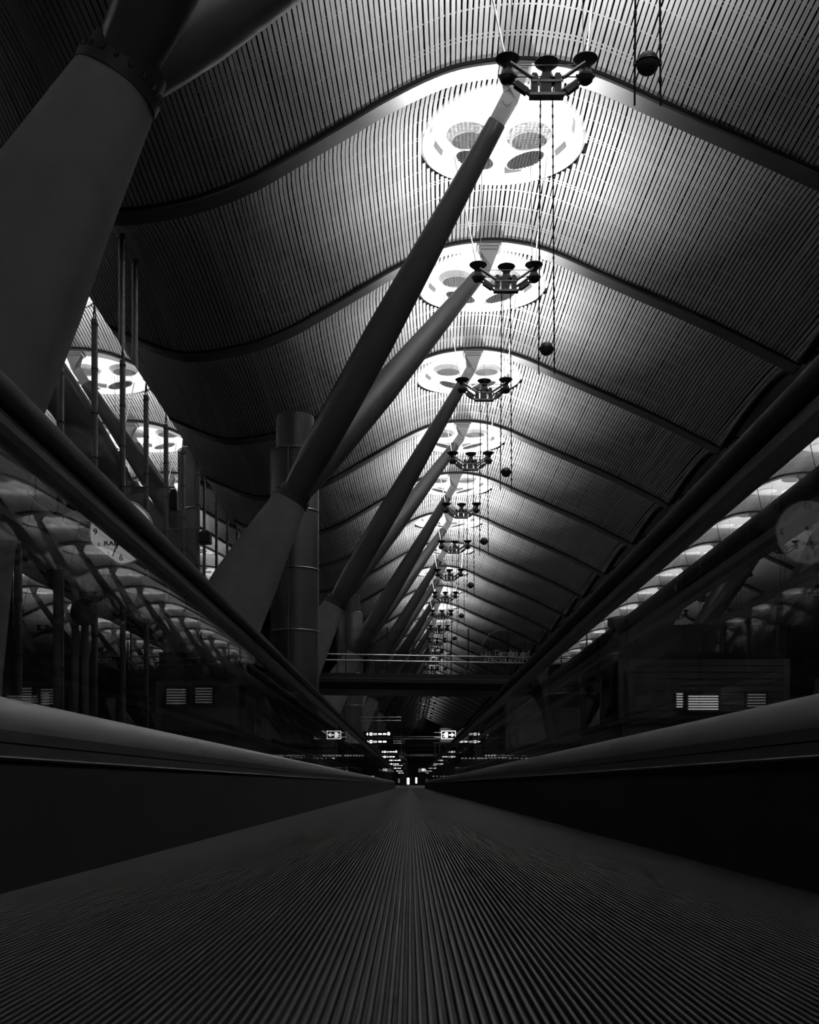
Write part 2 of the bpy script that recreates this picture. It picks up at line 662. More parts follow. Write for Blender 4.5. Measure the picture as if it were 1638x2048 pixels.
def uplight(detail=True):
    root = thing('hanging_uplight', (0, 0, 0), '', 'ceiling light')
    one = MB()

    def put(mb, name, m, parent, smooth=False):
        if detail:
            return mb.build(name, m, parent, smooth)
        one.add(mb.v, mb.f)
        return None
    for hx, hy in ((-0.77, 0.0), (0.02, 0.12), (0.77, 0.0)):
        h = MB()
        h.lathe([(0.228, 0.335), (0.240, 0.340), (0.246, 0.325), (0.21, 0.285), (0.145, 0.235), (0.095, 0.18), (0.085, 0.09)], (hx, hy, 0), 28)
        h.lathe([(0.228, 0.335), (0.19, 0.285), (0.13, 0.24), (0.085, 0.18), (0.0, 0.16)], (hx, hy, 0), 28)
        ho = put(h, 'horn', 'lamp_black', root, True)
        b = MB()
        b.lathe([(0.0, -0.15), (0.10, -0.145), (0.14, -0.11), (0.15, -0.05), (0.165, -0.045), (0.165, -0.01), (0.14, 0.0), (0.13, 0.06), (0.11, 0.10)], (hx, hy, 0), 20)
        b.box(hx - 0.19, hx + 0.19, hy - 0.02, hy + 0.02, -0.03, 0.02)
        put(b, 'lamp_housing', 'lamp_black', ho, True)
    for sx in (-1, 1):
        for yy in (-0.20, 0.26):
            a = MB()
            a.tube([(sx * 0.74, yy, 0.14), (sx * 0.34, yy, -0.14), (sx * 0.28, yy, -0.16)], 0.036, 6)
            put(a, 'upper_arm', 'lamp_grey', root)
        a = MB()
        a.tube([(sx * 0.72, 0, -0.10), (sx * 0.30, 0, -0.40)], 0.034, 6)
        put(a, 'lower_arm', 'lamp_grey', root)
        bx = MB()
        d = Vector((sx * 0.42, 0, 0.30)).normalized()
        bx.obox((sx * 0.50, 0, -0.245), d * 0.14, (0, 0.07, 0), d.cross(Vector((0, 1, 0))) * 0.055)
        put(bx, 'driver_box', 'lamp_black', root)
    for bxx in (-0.24, -0.02, 0.22):
        bx = MB()
        w = 0.065 if bxx != -0.02 else 0.11
        bx.box(bxx - w, bxx + w, -0.09, 0.09, -0.38, -0.02 if bxx != -0.02 else -0.1)
        bx.box(bxx - w * 0.7, bxx + w * 0.7, -0.06, 0.06, -0.02 if bxx != -0.02 else -0.1, 0.03)
        put(bx, 'ballast_box', 'lamp_black', root)
    bt = MB(); bt.box(-0.34, 0.34, -0.10, 0.10, -0.43, -0.375); put(bt, 'bottom_tray', 'lamp_grey', root)
    mid = MB(); mid.box(-0.32, 0.32, -0.11, -0.09, -0.175, -0.135); put(mid, 'cross_bar', 'lamp_grey', root)
    for yy, zz in ((-0.14, 0.12), (0.2, 0.10), (0.0, -0.02)):
        t = MB(); t.tube([(-0.75, yy, zz), (0.75, yy, zz)], 0.012, 5); put(t, 'tie_rod', 'lamp_grey', root)
    for sx in (-1, 1):
        r = MB()
        r.tube([(sx * 0.80, 0.05, 0.33), (-1.42 if sx < 0 else 1.16, 0.25, 3.46)], 0.020, 6)
        put(r, 'suspension_rod', 'white_trim', root)
        w = MB(); w.tube([(sx * 0.72, -0.05, 0.33), (sx * 0.66, -0.15, 3.60)], 0.008, 4); put(w, 'power_cord', 'cable_black', root)
    bz = -5.40                               # counterweight ball
    for sx in (-1, 1):
        c = MB(); c.tube([(sx * 0.12, 0, -0.42), (sx * 0.155, 0, bz - 0.50)], 0.013, 5)
        for kz in range(26):                 # little clips on the cable
            z = -0.6 - kz * 0.2
            q = sx * (0.12 + 0.035 * (z + 0.42) / (bz - 0.08))
            c.box(q - 0.018, q + 0.018, -0.018, 0.018, z - 0.025, z + 0.025)
        put(c, 'cable', 'cable_black', root)
    s = MB()
    s.lathe([(0.135 * math.sin(math.pi * k / 14) + 1e-4, -0.135 * math.cos(math.pi * k / 14)) for k in range(15)], (0, 0, bz), 24)
    so = put(s, 'counterweight_ball', 'ball_rubber', root, True)
    e = MB(); e.torus(0.136, 0.012, (0, 0, bz), 24, 6); e.box(-0.17, 0.17, -0.02, 0.02, bz - 0.02, bz + 0.02)
    put(e, 'ball_band', 'lamp_black', so, True)
    if not detail:
        one.build('cradle', 'lamp_black', root, False)
    ld = bpy.data.lights.new('uplight_lamp', 'AREA')
    ld.shape = 'DISK'
    ld.size = 0.42
    ld.energy = UPLIGHT_W
    ld.spread = math.radians(170)
    lo = link('uplight_lamp', ld, root, (0.02, 0.12, 0.352))
    lo.rotation_euler = (math.pi + math.radians(9), 0, 0)
    return root


UP0, UP1 = uplight(True), uplight(False)
SIDE_LAMP = UP1.children[-1].data.copy() if UP1.children[-1].type == 'LIGHT' else None
SIDE_LAMP.energy = UPLIGHT_W * 0.36      # the side naves run on their night setting
FAR_LAMP, LAST_LAMP = SIDE_LAMP.copy(), SIDE_LAMP.copy()
FAR_LAMP.energy, LAST_LAMP.energy = UPLIGHT_W * 0.5, UPLIGHT_W * 0.25   # dimmed lamps down the far end of the hall
_u0 = _u1 = False
XF = {1: 2.84, 2: 2.70, 3: 2.65}
for nave, dx in NAVES.items():
    for b in BAYS[nave]:
        det = nave == 'centre' and 0 <= b <= 9
        if det:
            r = copy_tree(UP0) if _u0 else UP0
            _u0 = True
        else:
            r = copy_tree(UP1) if _u1 else UP1
            _u1 = True
        r.location = ((XF.get(b + 1, 2.62) if nave == 'centre' else CROWN) + dx, BEAM0 + 4.25 + BAY * b, FZ + CZ)
        r['group'] = 'hanging uplights down the roof'
        lamp = SIDE_LAMP if nave != 'centre' else (LAST_LAMP if b >= 12 else (FAR_LAMP if b >= 8 else None))
        for ch in r.children:
            if ch.type == 'LIGHT' and lamp:
                ch.data = lamp
        k = b - 1
        if nave == 'centre' and b < 0:
            r['label'] = 'black hanging uplight overhead behind the viewer'
        elif nave == 'centre' and b == 0:
            r['label'] = 'hanging uplight whose cables and ball show at the top right edge'
        elif nave == 'centre' and k < 14:
            r['label'] = f'{ORD[k]} full three-horn black uplight cradle hanging in the centre row'
        elif nave == 'centre':
            r['label'] = 'tiny far uplight cradle in the centre row near the vanishing point'
        elif b < 14:
            r['label'] = f'{ORD[b]} dark hanging uplight {NAVE_TXT[nave]}'
        else:
            r['label'] = f'small far hanging uplight {NAVE_TXT[nave]}'

# ------------------------------------------------------------------ V columns


def column(y_front, y_back, detail=True):
    """concrete trunk leaning towards the nave with two tapering steel struts; local origin at the trunk foot"""
    root = thing('roof_column', (0, 0, 0), '', 'column')
    st = [(-5.60, -0.18, 1.00, 0.62, 0), (-5.55, 1.2, 1.02, 0.62, 0), (-5.42, 2.6, 1.03, 0.61, 0), (-5.08, 4.2, 1.00, 0.58, 0.15), (-4.45, 5.45, 0.86, 0.55, 0.32),
          (-3.85, 6.55, 0.66, 0.52, 0.45), (-3.24, 7.62, 0.47, 0.48, 0.50)]
    rings = []
    n = 28
    for cx, cz, a, b, tl in st:
        ca, sa = math.cos(tl), math.sin(tl)
        rr = []
        for j in range(n):
            t = 2 * math.pi * j / n
            e = 0.62 + 0.30 * max(0, (cz - 4.2) / 3.4)
            px = a * math.copysign(abs(math.cos(t)) ** e, math.cos(t))
            py = b * math.copysign(abs(math.sin(t)) ** e, math.sin(t))
            rr.append((cx + px * ca, py, cz + CZ - px * sa))
        rings.append(rr)
    # resample smoothly
    m = MB(); m.loft(rings)
    m.build('trunk', 'concrete', root, True)
    top = Vector((-3.24, 0, 7.62 + CZ))
    ax = Vector((math.sin(0.50), 0, math.cos(0.50)))
    col = MB()
    col.tube([top - ax * 0.005, top + ax * 0.11], 0.495, 28)
    col.tube([top + ax * 0.10, top + ax * 0.36], 0.44, 28)
    c = col.build('collar', 'collar_steel', root, True)
    if detail:
        u = ax.cross(Vector((0, 1, 0)))
        for k in range(18):
            t = 2 * math.pi * k / 18
            p = top + ax * 0.12 + 0.485 * (math.cos(t) * u + math.sin(t) * Vector((0, 1, 0)))
            bb = MB(); bb.tube([p, p + ax * 0.06], 0.022, 6)
            bb.build('bolt', 'collar_steel', c)
    for yy, sg in ((y_front, -1), (y_back, 1)):
        p0 = top + ax * 0.20 + Vector((0.02, 0.09 * sg, 0))
        p1 = Vector((2.40, yy, 16.42 + CZ))
        d = p1 - p0
        s = MB()
        ts = (0, 0.05, 0.12, 0.25, 0.42, 0.60, 0.80, 0.945)
        rs = (0.33, 0.38, 0.42, 0.43, 0.425, 0.36, 0.275, 0.225)
        s.tube([p0 + d * t for t in ts], list(rs), 24)
        so = s.build('strut', 'strut_paint', root, True)
        dn = d.normalized()
        side = dn.cross(Vector((0, 1, 0))).normalized()
        nrm = side.cross(dn)
        g = MB()
        a = p0 + d * 0.93
        tp = Vector((2.50, yy, 16.92 + CZ))
        g.loft([[a + side * 0.17 + nrm * 0.13, a - side * 0.17 + nrm * 0.13, a - side * 0.17 - nrm * 0.13, a + side * 0.17 - nrm * 0.13],
                [p1 + side * 0.19 + nrm * 0.13, p1 - side * 0.19 + nrm * 0.13, p1 - side * 0.19 - nrm * 0.13, p1 + side * 0.19 - nrm * 0.13],
                [tp + Vector((0.30 * q, -0.14 * r, 0)) * 1 for q, r in ((1, 1), (-1, 1), (-1, -1), (1, -1))]])
        g.build('gusset', 'bracket_paint', so)
        if detail:
            pin = MB()
            pc = p1 - dn * 0.10
            pin.tube([pc - nrm * 0.17, pc + nrm * 0.17], 0.11, 16)
            pin.build('pin', 'bracket_paint', so, True)
        br = MB()
        q = Vector((2.5, yy, 17.05 + CZ))
        br.box(q.x - 0.38, q.x + 0.38, q.y - 0.30, q.y + 0.30, q.z - 0.07, q.z + 0.0)
        br.box(q.x - 0.31, q.x + 0.31, q.y - 0.22, q.y + 0.22, q.z - 0.14, q.z - 0.07)
        br.build('bearing', 'bracket_paint', so)
    return root


COLS = []
c_near = column(9.5 - 12.6, 18.5 - 12.6)
c_near.location = (0, 12.6, 0)
tag(c_near, 'huge near concrete column trunk with twin dark struts filling the upper left', 'column', 'leaning V columns')
c_std = column(27.5 - 31, 36.5 - 31)
c_std.location = (0, 31, 0)
tag(c_std, 'pale leaning concrete column in the middle with two long struts to the nearest skylights', 'column', 'leaning V columns')
for k in range(2, 16):
    c = copy_tree(c_std)
    c.location = (0, 31 + 18 * (k - 1), 0)
    c['label'] = f'{ORD[k]} leaning V column of the centre row, counted from the viewer' if k < 7 else 'small far leaning V column at the end of the centre row'
c_far = column(27.5 - 31, 36.5 - 31, False)
c_far.location = (PERIOD, 13, 0)
c_far['group'] = 'leaning V columns'
c_far['label'] = 'nearest leaning V column of the row beyond the right glass'
for k in range(1, 11):
    c = copy_tree(c_far)
    c.location = (PERIOD, 13 + 18 * k, 0)
    c['label'] = f'{ORD[k]} leaning V column of the row beyond the right glass' if k < 7 else 'small far leaning V column beyond the right glass'

# ------------------------------------------------------------------ floor and far wall
fl = MB(); fl.box(-60, 60, -30, 320, -0.30, -0.012)
tag(fl.build('floor', 'floor_stone'), 'dark polished hall floor beside the walkway', 'floor', kind='structure')
fw = MB(); fw.box(-40, 45, 312, 312.5, -0.2, 22)
tag(fw.build('wall_far', 'wall_grey'), 'grey end wall of the long hall', 'wall', kind='structure')
bw = MB(); bw.box(-40, 45, -26, -25.5, -0.2, 22)
tag(bw.build('wall_back', 'wall_grey'), 'grey wall behind the viewer', 'wall', kind='structure')
for i, (x, nm) in enumerate(((-29.5, 'wall_left'), (34.5, 'wall_right'))):
    w = MB(); w.box(x - 0.2, x + 0.2, -26, 312, -0.2, 20)
    tag(w.build(nm, 'wall_grey'), f'dark far {nm[5:]} side wall of the hall', 'wall', kind='structure')

# ------------------------------------------------------------------ moving walkway
Y0, Y1 = -2.5, 55.0
wk = thing('moving_walkway', (0, 0, 0), 'dark grooved moving walkway belt running to the vanishing point', 'moving walkway')
base = MB(); base.box(-0.696, 0.696, Y0, Y1, -0.010, -0.006); base.build('belt_base', 'groove', wk)
RP = 0.0082
rg = MB()
rg.prism_y([(-0.0024, -0.007), (-0.0018, -0.0006), (-0.0012, 0.0), (0.0012, 0.0), (0.0018, -0.0006), (0.0024, -0.007)], Y0, Y1)
RIDGE = rg.mesh('ridge', 'tread')
nr = int(0.69 / RP)
for i in range(-nr, nr + 1):
    link('ridge', RIDGE, wk, (i * RP, 0, 0))
cb = MB(); cb.box(-0.69, 0.69, Y1, Y1 + 0.9, -0.012, 0.004)
for k in range(60):
    x = -0.68 + k * 0.023
    cb.box(x, x + 0.010, Y1 - 0.16, Y1, -0.002, 0.006)
cb.build('comb_plate', 'ledge_steel', wk)

PANE = 2.3


def balustrade(name, fx, y0, y1, dshift, label):
    """fx maps a section x (0.70 skirt .. 0.87 outer) to world x"""
    root = thing(name, (fx(0.80 + dshift), 0, 0), label, 'balustrade', 'walkway balustrades')
    ox = fx(0.80 + dshift)

    def pr(poly, ya, yb, sh=dshift):
        return MB().prism_y([(fx(x + sh) - ox, z + CZ) for x, z in poly], ya, yb)
    pr([(0.700, -0.19), (0.700, 0.034), (0.87, 0.034), (0.87, -0.19)], y0, y1, 0).build('skirt_panel', 'skirt', root)
    pr([(0.712, 0.034), (0.712, 0.043), (0.86, 0.043), (0.86, 0.034)], y0, y1).build('brush_strip', 'gasket', root)
    pr([(0.706, 0.043), (0.704, 0.047), (0.708, 0.050), (0.86, 0.050), (0.86, 0.043)], y0, y1).build('ledge', 'ledge_steel', root)
    pr([(0.724, 0.050), (0.724, 0.073), (0.86, 0.073), (0.86, 0.050)], y0, y1).build('inner_panel', 'band_steel', root)
    pr([(0.738, 0.073), (0.738, 0.077), (0.86, 0.077), (0.86, 0.073)], y0, y1).build('shadow_gap', 'gasket', root)
    pr([(0.731, 0.077), (0.731, 0.099), (0.86, 0.099), (0.86, 0.077)], y0, y1).build('inner_band', 'band_steel', root)
    deck = [(0.737, 0.099), (0.738, 0.110), (0.743, 0.128), (0.753, 0.147), (0.766, 0.160), (0.780, 0.167), (0.792, 0.170), (0.792, 0.155), (0.808, 0.155),
            (0.808, 0.170), (0.830, 0.168), (0.850, 0.155), (0.868, 0.120), (0.870, 0.099)]
    rub = [(0.779, 0.716), (0.766, 0.722), (0.761, 0.740), (0.762, 0.765), (0.770, 0.781), (0.785, 0.787), (0.815, 0.787), (0.830, 0.781), (0.838, 0.765), (0.839, 0.740), (0.834, 0.722), (0.821, 0.716)]
    prf = [(0.783, 0.672), (0.778, 0.690), (0.778, 0.716), (0.822, 0.716), (0.822, 0.690), (0.817, 0.672)]
    pr(rub, y0, y1).build('handrail', 'rubber', root, True)
    pr(prf, y0, y1).build('rail_channel', 'rail_steel', root)
    lip = pr([(0.7775, 0.708), (0.775, 0.712), (0.7775, 0.716)], y0, y1); lip.build('channel_lip', 'hoop_steel', root)
    me_d = pr(deck, 0, PANE - 0.004).mesh('decking', 'deck_steel', True)
    me_g = pr([(0.795, 0.158), (0.795, 0.690), (0.805, 0.690), (0.805, 0.158)], 0, PANE - 0.010).mesh('pane', 'rail_glass')
    y = y0 + (4.1 - y0) % PANE - PANE
    while y < y1 - 0.3:
        link('pane', me_g, root, (0, y, 0))
        link('decking', me_d, root, (0, y, 0))
        y += PANE
    return root


balustrade('balustrade', lambda x: -x, Y0, Y1, 0.0, 'left glass balustrade of the walkway with black handrail and steel decking')
balustrade('balustrade', lambda x: x, Y0, Y1, -0.028, 'right glass balustrade of the walkway with black handrail and steel decking')
balustrade('balustrade', lambda x: -(1.86 - x), Y0, 46.0, 0.0, 'neighbouring balustrade seen through the left walkway glass')
balustrade('balustrade', lambda x: (1.83 - x), Y0, 46.0, 0.0, 'neighbouring balustrade seen through the right walkway glass')

# ------------------------------------------------------------------ glass wall on the left with drilled posts


def glass_wall(x, y0, n, sp, top, label):
    root = thing('glass_wall', (x, y0, 0), label, 'glass wall')
    z1 = top + CZ
    pane = MB(); pane.box(-0.008, 0.008, 0.006, sp - 0.006, 0.0, z1)
    me = pane.mesh('pane', 'wall_glass')
    post = MB()
    post.box(0.009, 0.052, -0.045, 0.045, 0, z1 - 0.25)
    mp = post.mesh('post', 'post_steel')
    rod = MB(); rod.tube([(0.03, 0, z1 - 0.25), (0.012, 0, z1)], 0.012, 6)
    mr = rod.mesh('tie_rod', 'post_steel')
    bl = MB()
    k = 0
    z = z1 - 0.34
    while z > 1.0:
        bl.tube([(0.030, -0.052, z), (0.030, -0.044, z)], 0.016, 8)
        bl.tube([(0.050, 0, z), (0.062, 0, z)], 0.028, 8)
        z -= 0.76
    mbolt = bl.mesh('bolt_heads', 'print_black')
    for i in range(n + 1):
        p = link('post', mp, root, (0, i * sp, 0))
        link('bolt_heads', mbolt, p)
        link('tie_rod', mr, p)
        if i < n:
            link('pane', me, root, (0, i * sp, 0))
    return root


glass_wall(-5.4, 13.90, 8, 1.92, 8.2, 'tall glass wall with drilled steel posts mirroring the skylights at left')
glass_wall(-6.95, 29.0, 9, 2.45, 10.4, 'further tall glass wall behind the pale leaning column')

for k, (x, y, z, w, h, lab) in enumerate(((-4.43, 21.58, 5.34, 0.07, 0.19, 'slim dark loudspeaker on an arm before the left glass wall'), (-4.53, 25.42, 5.46, 0.13, 0.14, 'square dark loudspeaker on an arm further along the left glass wall'))):
    t = thing('loudspeaker', (x, y, z + CZ), lab, 'loudspeaker', 'loudspeakers on the glass wall')
    m = MB(); m.loft([[(-w * q, -w * q, zz), (w * q, -w * q, zz), (w * q, w * q, zz), (-w * q, w * q, zz)] for q, zz in ((0.9, -h), (1, -h * 0.9), (1, h * 0.5), (0.55, h))]); m.build('cabinet', 'lamp_black', t)
    m = MB(); m.box(-w * 0.8, w * 0.8, -w - 0.01, -w, -h * 0.8, h * 0.4); m.build('grille', 'dark_panel', t)
    m = MB(); m.tube([(-5.36 - x, 0, h + 0.05), (0, 0, h + 0.05), (0, 0, h * 0.9)], 0.014, 6); m.build('arm', 'post_steel', t)

# downpipes that rise to the roof valley behind the glass wall
for i, (yy, lab) in enumerate(((29.2, 'nearer of two slim grey downpipes rising to the roof valley'), (30.6, 'further of two slim grey downpipes rising to the roof valley'))):
    t = thing('downpipe', (-7.32, yy, 0), lab, 'pipe', 'slim downpipes')
    m = MB(); m.tube([(0, 0, 0), (0, 0, 13.92 + CZ)], 0.085, 16); m.build('pipe', 'post_steel', t, True)
    m = MB(); m.tube([(0, 0, 13.86 + CZ), (0, 0, 13.95 + CZ)], 0.11, 16); m.build('flange', 'post_steel', t, True)

# ------------------------------------------------------------------ ventilation towers


def tower(y, lab):
    t = thing('ventilation_tower', (-3.85, y, 0), lab, 'ventilation tower', 'round ventilation towers')
    m = MB(); m.lathe([(0.80, -0.01), (0.80, 11.05 + CZ), (0.76, 11.1 + CZ)], (0, 0, 0), 40, cap=True); m.build('shaft', 'chimney_steel', t, True)
    m = MB(); m.lathe([(0.63, 11.1 + CZ), (0.63, 12.28 + CZ), (0.60, 12.3 + CZ), (0.58, 11.7 + CZ)], (0, 0, 0), 40, cap=True); m.build('cowl', 'chimney_steel', t, True)
    for z in (11.1, 9.1, 7.15, 5.1, 3.0):
        m = MB(); m.torus(0.81, 0.022, (0, 0, z + CZ), 40, 6); m.build('hoop', 'hoop_steel', t, True)
    for a in (-1.75, -0.35, -2.9):
        m = MB(); p = (0.82 * math.cos(a), 0.82 * math.sin(a))
        m.tube([(p[0], p[1], 0), (p[0], p[1], 11.1 + CZ)], 0.014, 6); m.build('seam_rod', 'rail_steel', t, True)
    return t


tower(38.5, 'large dark round ventilation tower with steel hoops behind the pale column')
tower(74.5, 'second round ventilation tower further down the hall')
tower(110.5, 'third far round ventilation tower down the hall')

# ------------------------------------------------------------------ footbridges


def bridge(y, rz, x0, x1, lab, detail=True, zb=4.6):
    t = thing('footbridge', (0, y, 0), lab, 'footbridge', 'glazed footbridges over the hall', rz)
    z = zb + CZ
    W = 4.6
    m = MB(); m.prism_xz([(x0, z + 0.12), (x0, z + 0.62), (x1, z + 0.62), (x1, z + 0.12)], 0.25, W - 0.25); m.build('deck', 'bridge_dark', t)
    m = MB(); m.loft([[(x, 0.0, z + 0.32), (x, 0.02, z + 0.75), (x, 0.3, z + 0.75), (x, 0.3, z)] for x in (x0, x1)]); m.build('front_fascia', 'bridge_dark', t)
    m = MB(); m.loft([[(x, W, z + 0.32), (x, W - 0.02, z + 0.75), (x, W - 0.3, z + 0.75), (x, W - 0.3, z)] for x in (x0, x1)]); m.build('rear_fascia', 'bridge_dark', t)
    m = MB(); m.box(x0, x1, 0.3, W - 0.3, z, z + 0.12); m.build('soffit', 'bridge_dark', t)
    m = MB(); m.box(x0, x1, -0.012, 0.0, z + 0.50, z + 0.53); m.build('fascia_line', 'band_steel', t)
    sp = 2.0
    n = int((x1 - x0) / sp)
    pane = MB(); pane.box(0.01, sp - 0.01, -0.006, 0.006, z + 0.75, z + 2.95); pm = pane.mesh('pane', 'clear_glass')
    post = MB(); post.box(-0.025, 0.025, -0.03, 0.03, z + 0.6, z + 3.0); qm = post.mesh('post', 'dark_panel')
    for side_y in (0.10, W - 0.10):
        for k in range(n + 1):
            if k < n:
                link('pane', pm, t, (x0 + k * sp, side_y, 0))
            link('post', qm, t, (x0 + k * sp, side_y, 0))
        for zz in (1.36, 1.64) if side_y < 1 else ():
            m = MB(); m.tube([(x0, side_y - 0.09, z + zz), (x1, side_y - 0.09, z + zz)], 0.034, 8); m.build('handrail', 'bright_rail', t)
    return t


br1 = bridge(55.6, math.radians(9), -13.1, 21.0, 'nearest dark footbridge with twin bright rails crossing the hall')
b2 = bridge(150, 0, -14, 16, 'second dark footbridge far down the hall above the hanging signs')
b3 = bridge(240, 0, -14, 16, 'third tiny dark footbridge near the vanishing point')
# shop lettering on the bridge glazing
lt = text('Las Tiendas del', 0.40, 'sticker', br1, (4.72, -0.02, 6.42 + CZ), (math.pi / 2, 0, 0))
lt2 = text('AEROPUERTO', 0.36, 'sticker', br1, (4.72, -0.02, 6.05 + CZ), (math.pi / 2, 0, 0))
arc = MB()
arc.tube([(4.6 + 1.05 * math.cos(a), -0.02, 6.6 + CZ + 0.95 * math.sin(a)) for a in [math.radians(60 + 6 * k) for k in range(19)]] + [(3.1, -0.02, 6.2 + CZ), (2.6, -0.02, 5.6 + CZ)], 0.012, 5)
arc.build('logo_arc', 'sticker', br1)
for k, (tx_, sx_, sz_) in enumerate((('A', 2.95, 5.72), ('S', 2.9, 5.55), ('A', 3.15, 5.56))):
    text(tx_, 0.2, 'sticker', br1, (sx_, -0.02, sz_ + CZ), (math.pi / 2, 0, 0))

# ------------------------------------------------------------------ clock totem
ct = thing('clock_totem', (-4.85, 16.45, 0), 'triple post totem with round signs left of the white clock', 'post')
for px in (-0.20, 0.06, 0.20):
    m = MB(); m.tube([(px, 0, 0), (px, 0, 3.55 + CZ)], 0.055, 12); m.build('post', 'post_steel', ct, True)
m = MB(); m.tube([(-0.35, 0, 3.72 + CZ), (0.35, 0, 3.72 + CZ)], 0.05, 10); m.build('cross_arm', 'post_steel', ct, True)
m = MB(); m.lathe([(0.0, 0.0), (0.10, 0.02), (0.13, 0.10), (0.10, 0.18), (0.0, 0.22)], (0.02, 0, 3.62 + CZ), 16); m.build('finial', 'post_steel', ct, True)

CR = 0.45
ck = thing('wall_clock', (-4.09, 16.4, 3.575 + CZ), 'round white clock face with black numerals behind the left handrail', 'clock')
m = MB(); m.lathe([(CR, -0.02), (CR, 0.10)], n=64, cap=True); m.xf(Matrix.Rotation(math.pi / 2, 4, 'X')); m.build('case', 'post_steel', ck, True)
m = MB(); m.lathe([(CR - 0.012, 0.0), (CR - 0.012, 0.115)], n=64, cap=True); m.xf(Matrix.Rotation(math.pi / 2, 4, 'X')); m.build('face', 'clock_face', ck)
m = MB(); m.torus(CR, 0.016, n=64, m=8); m.xf(Matrix.Translation((0, -0.10, 0)) @ Matrix.Rotation(math.pi / 2, 4, 'X')); m.build('rim', 'white_trim', ck, True)
for h in range(1, 13):
    a = math.radians(30 * h)
    big = h in (3, 6, 9, 12)
    text(str(h), 0.125 if big else 0.085, 'print_black', ck, (0.365 * math.sin(a), -0.118, 0.365 * math.cos(a)), (math.pi / 2, 0, 0), 'numeral', 0.002, 0.002 if big else 0.0)
text('RADIANT', 0.085, 'print_black', ck, (0.0, -0.118, -0.165), (math.pi / 2, 0, 0), 'lettering', 0.002, 0.004).scale = (1.35, 1, 1)
for nm, ang, L_, w_ in (('minute_hand', 198.6, 0.365, 0.011), ('hour_hand', 196.5, 0.25, 0.016)):
    m = MB(); m.box(-w_, w_, -0.004, 0.004, -0.08, L_); o = m.build(nm, 'print_black', ck, False, (0, -0.126, 0)); o.rotation_euler = (0, math.radians(ang), 0)
m = MB(); m.tube([(-0.75, 0.05, 0.12), (-0.42, 0.05, 0.0)], 0.03, 8); m.build('bracket', 'post_steel', ck, True)

ws = thing('round_sign', (-4.62, 16.3, 2.44 + CZ), 'dark round disc sign on a pale square panel beside the totem', 'sign')
m = MB(); m.box(-0.03, 0.27, 0.02, 0.05, -0.05, 0.30); m.build('panel', 'mid_panel', ws)
m = MB(); m.lathe([(0.195, -0.012), (0.195, 0.012)], n=40, cap=True); m.xf(Matrix.Rotation(math.pi / 2, 4, 'X')); m.build('disc', 'sign_black', ws)
text('WIFI', 0.085, 'mid_panel', ws, (0.04, -0.018, 0.045), (math.pi / 2, 0, 0), extrude=0.002)
text('AREA', 0.08, 'mid_panel', ws, (0.04, -0.018, -0.035), (math.pi / 2, 0, 0), extrude=0.002)

# ------------------------------------------------------------------ hanging direction signs


def arrow(mb, cx, cz, s, ang):
    pts = [(-0.5, -0.11), (0.0, -0.11), (0.0, -0.4), (0.5, 0.0), (0.0, 0.4), (0.0, 0.11), (-0.5, 0.11)]
    ca, sa = math.cos(ang), math.sin(ang)
    mb.prism_y([(cx + s * (x * ca - z * sa), cz + s * (x * sa + z * ca)) for x, z in pts], -0.052, -0.04)


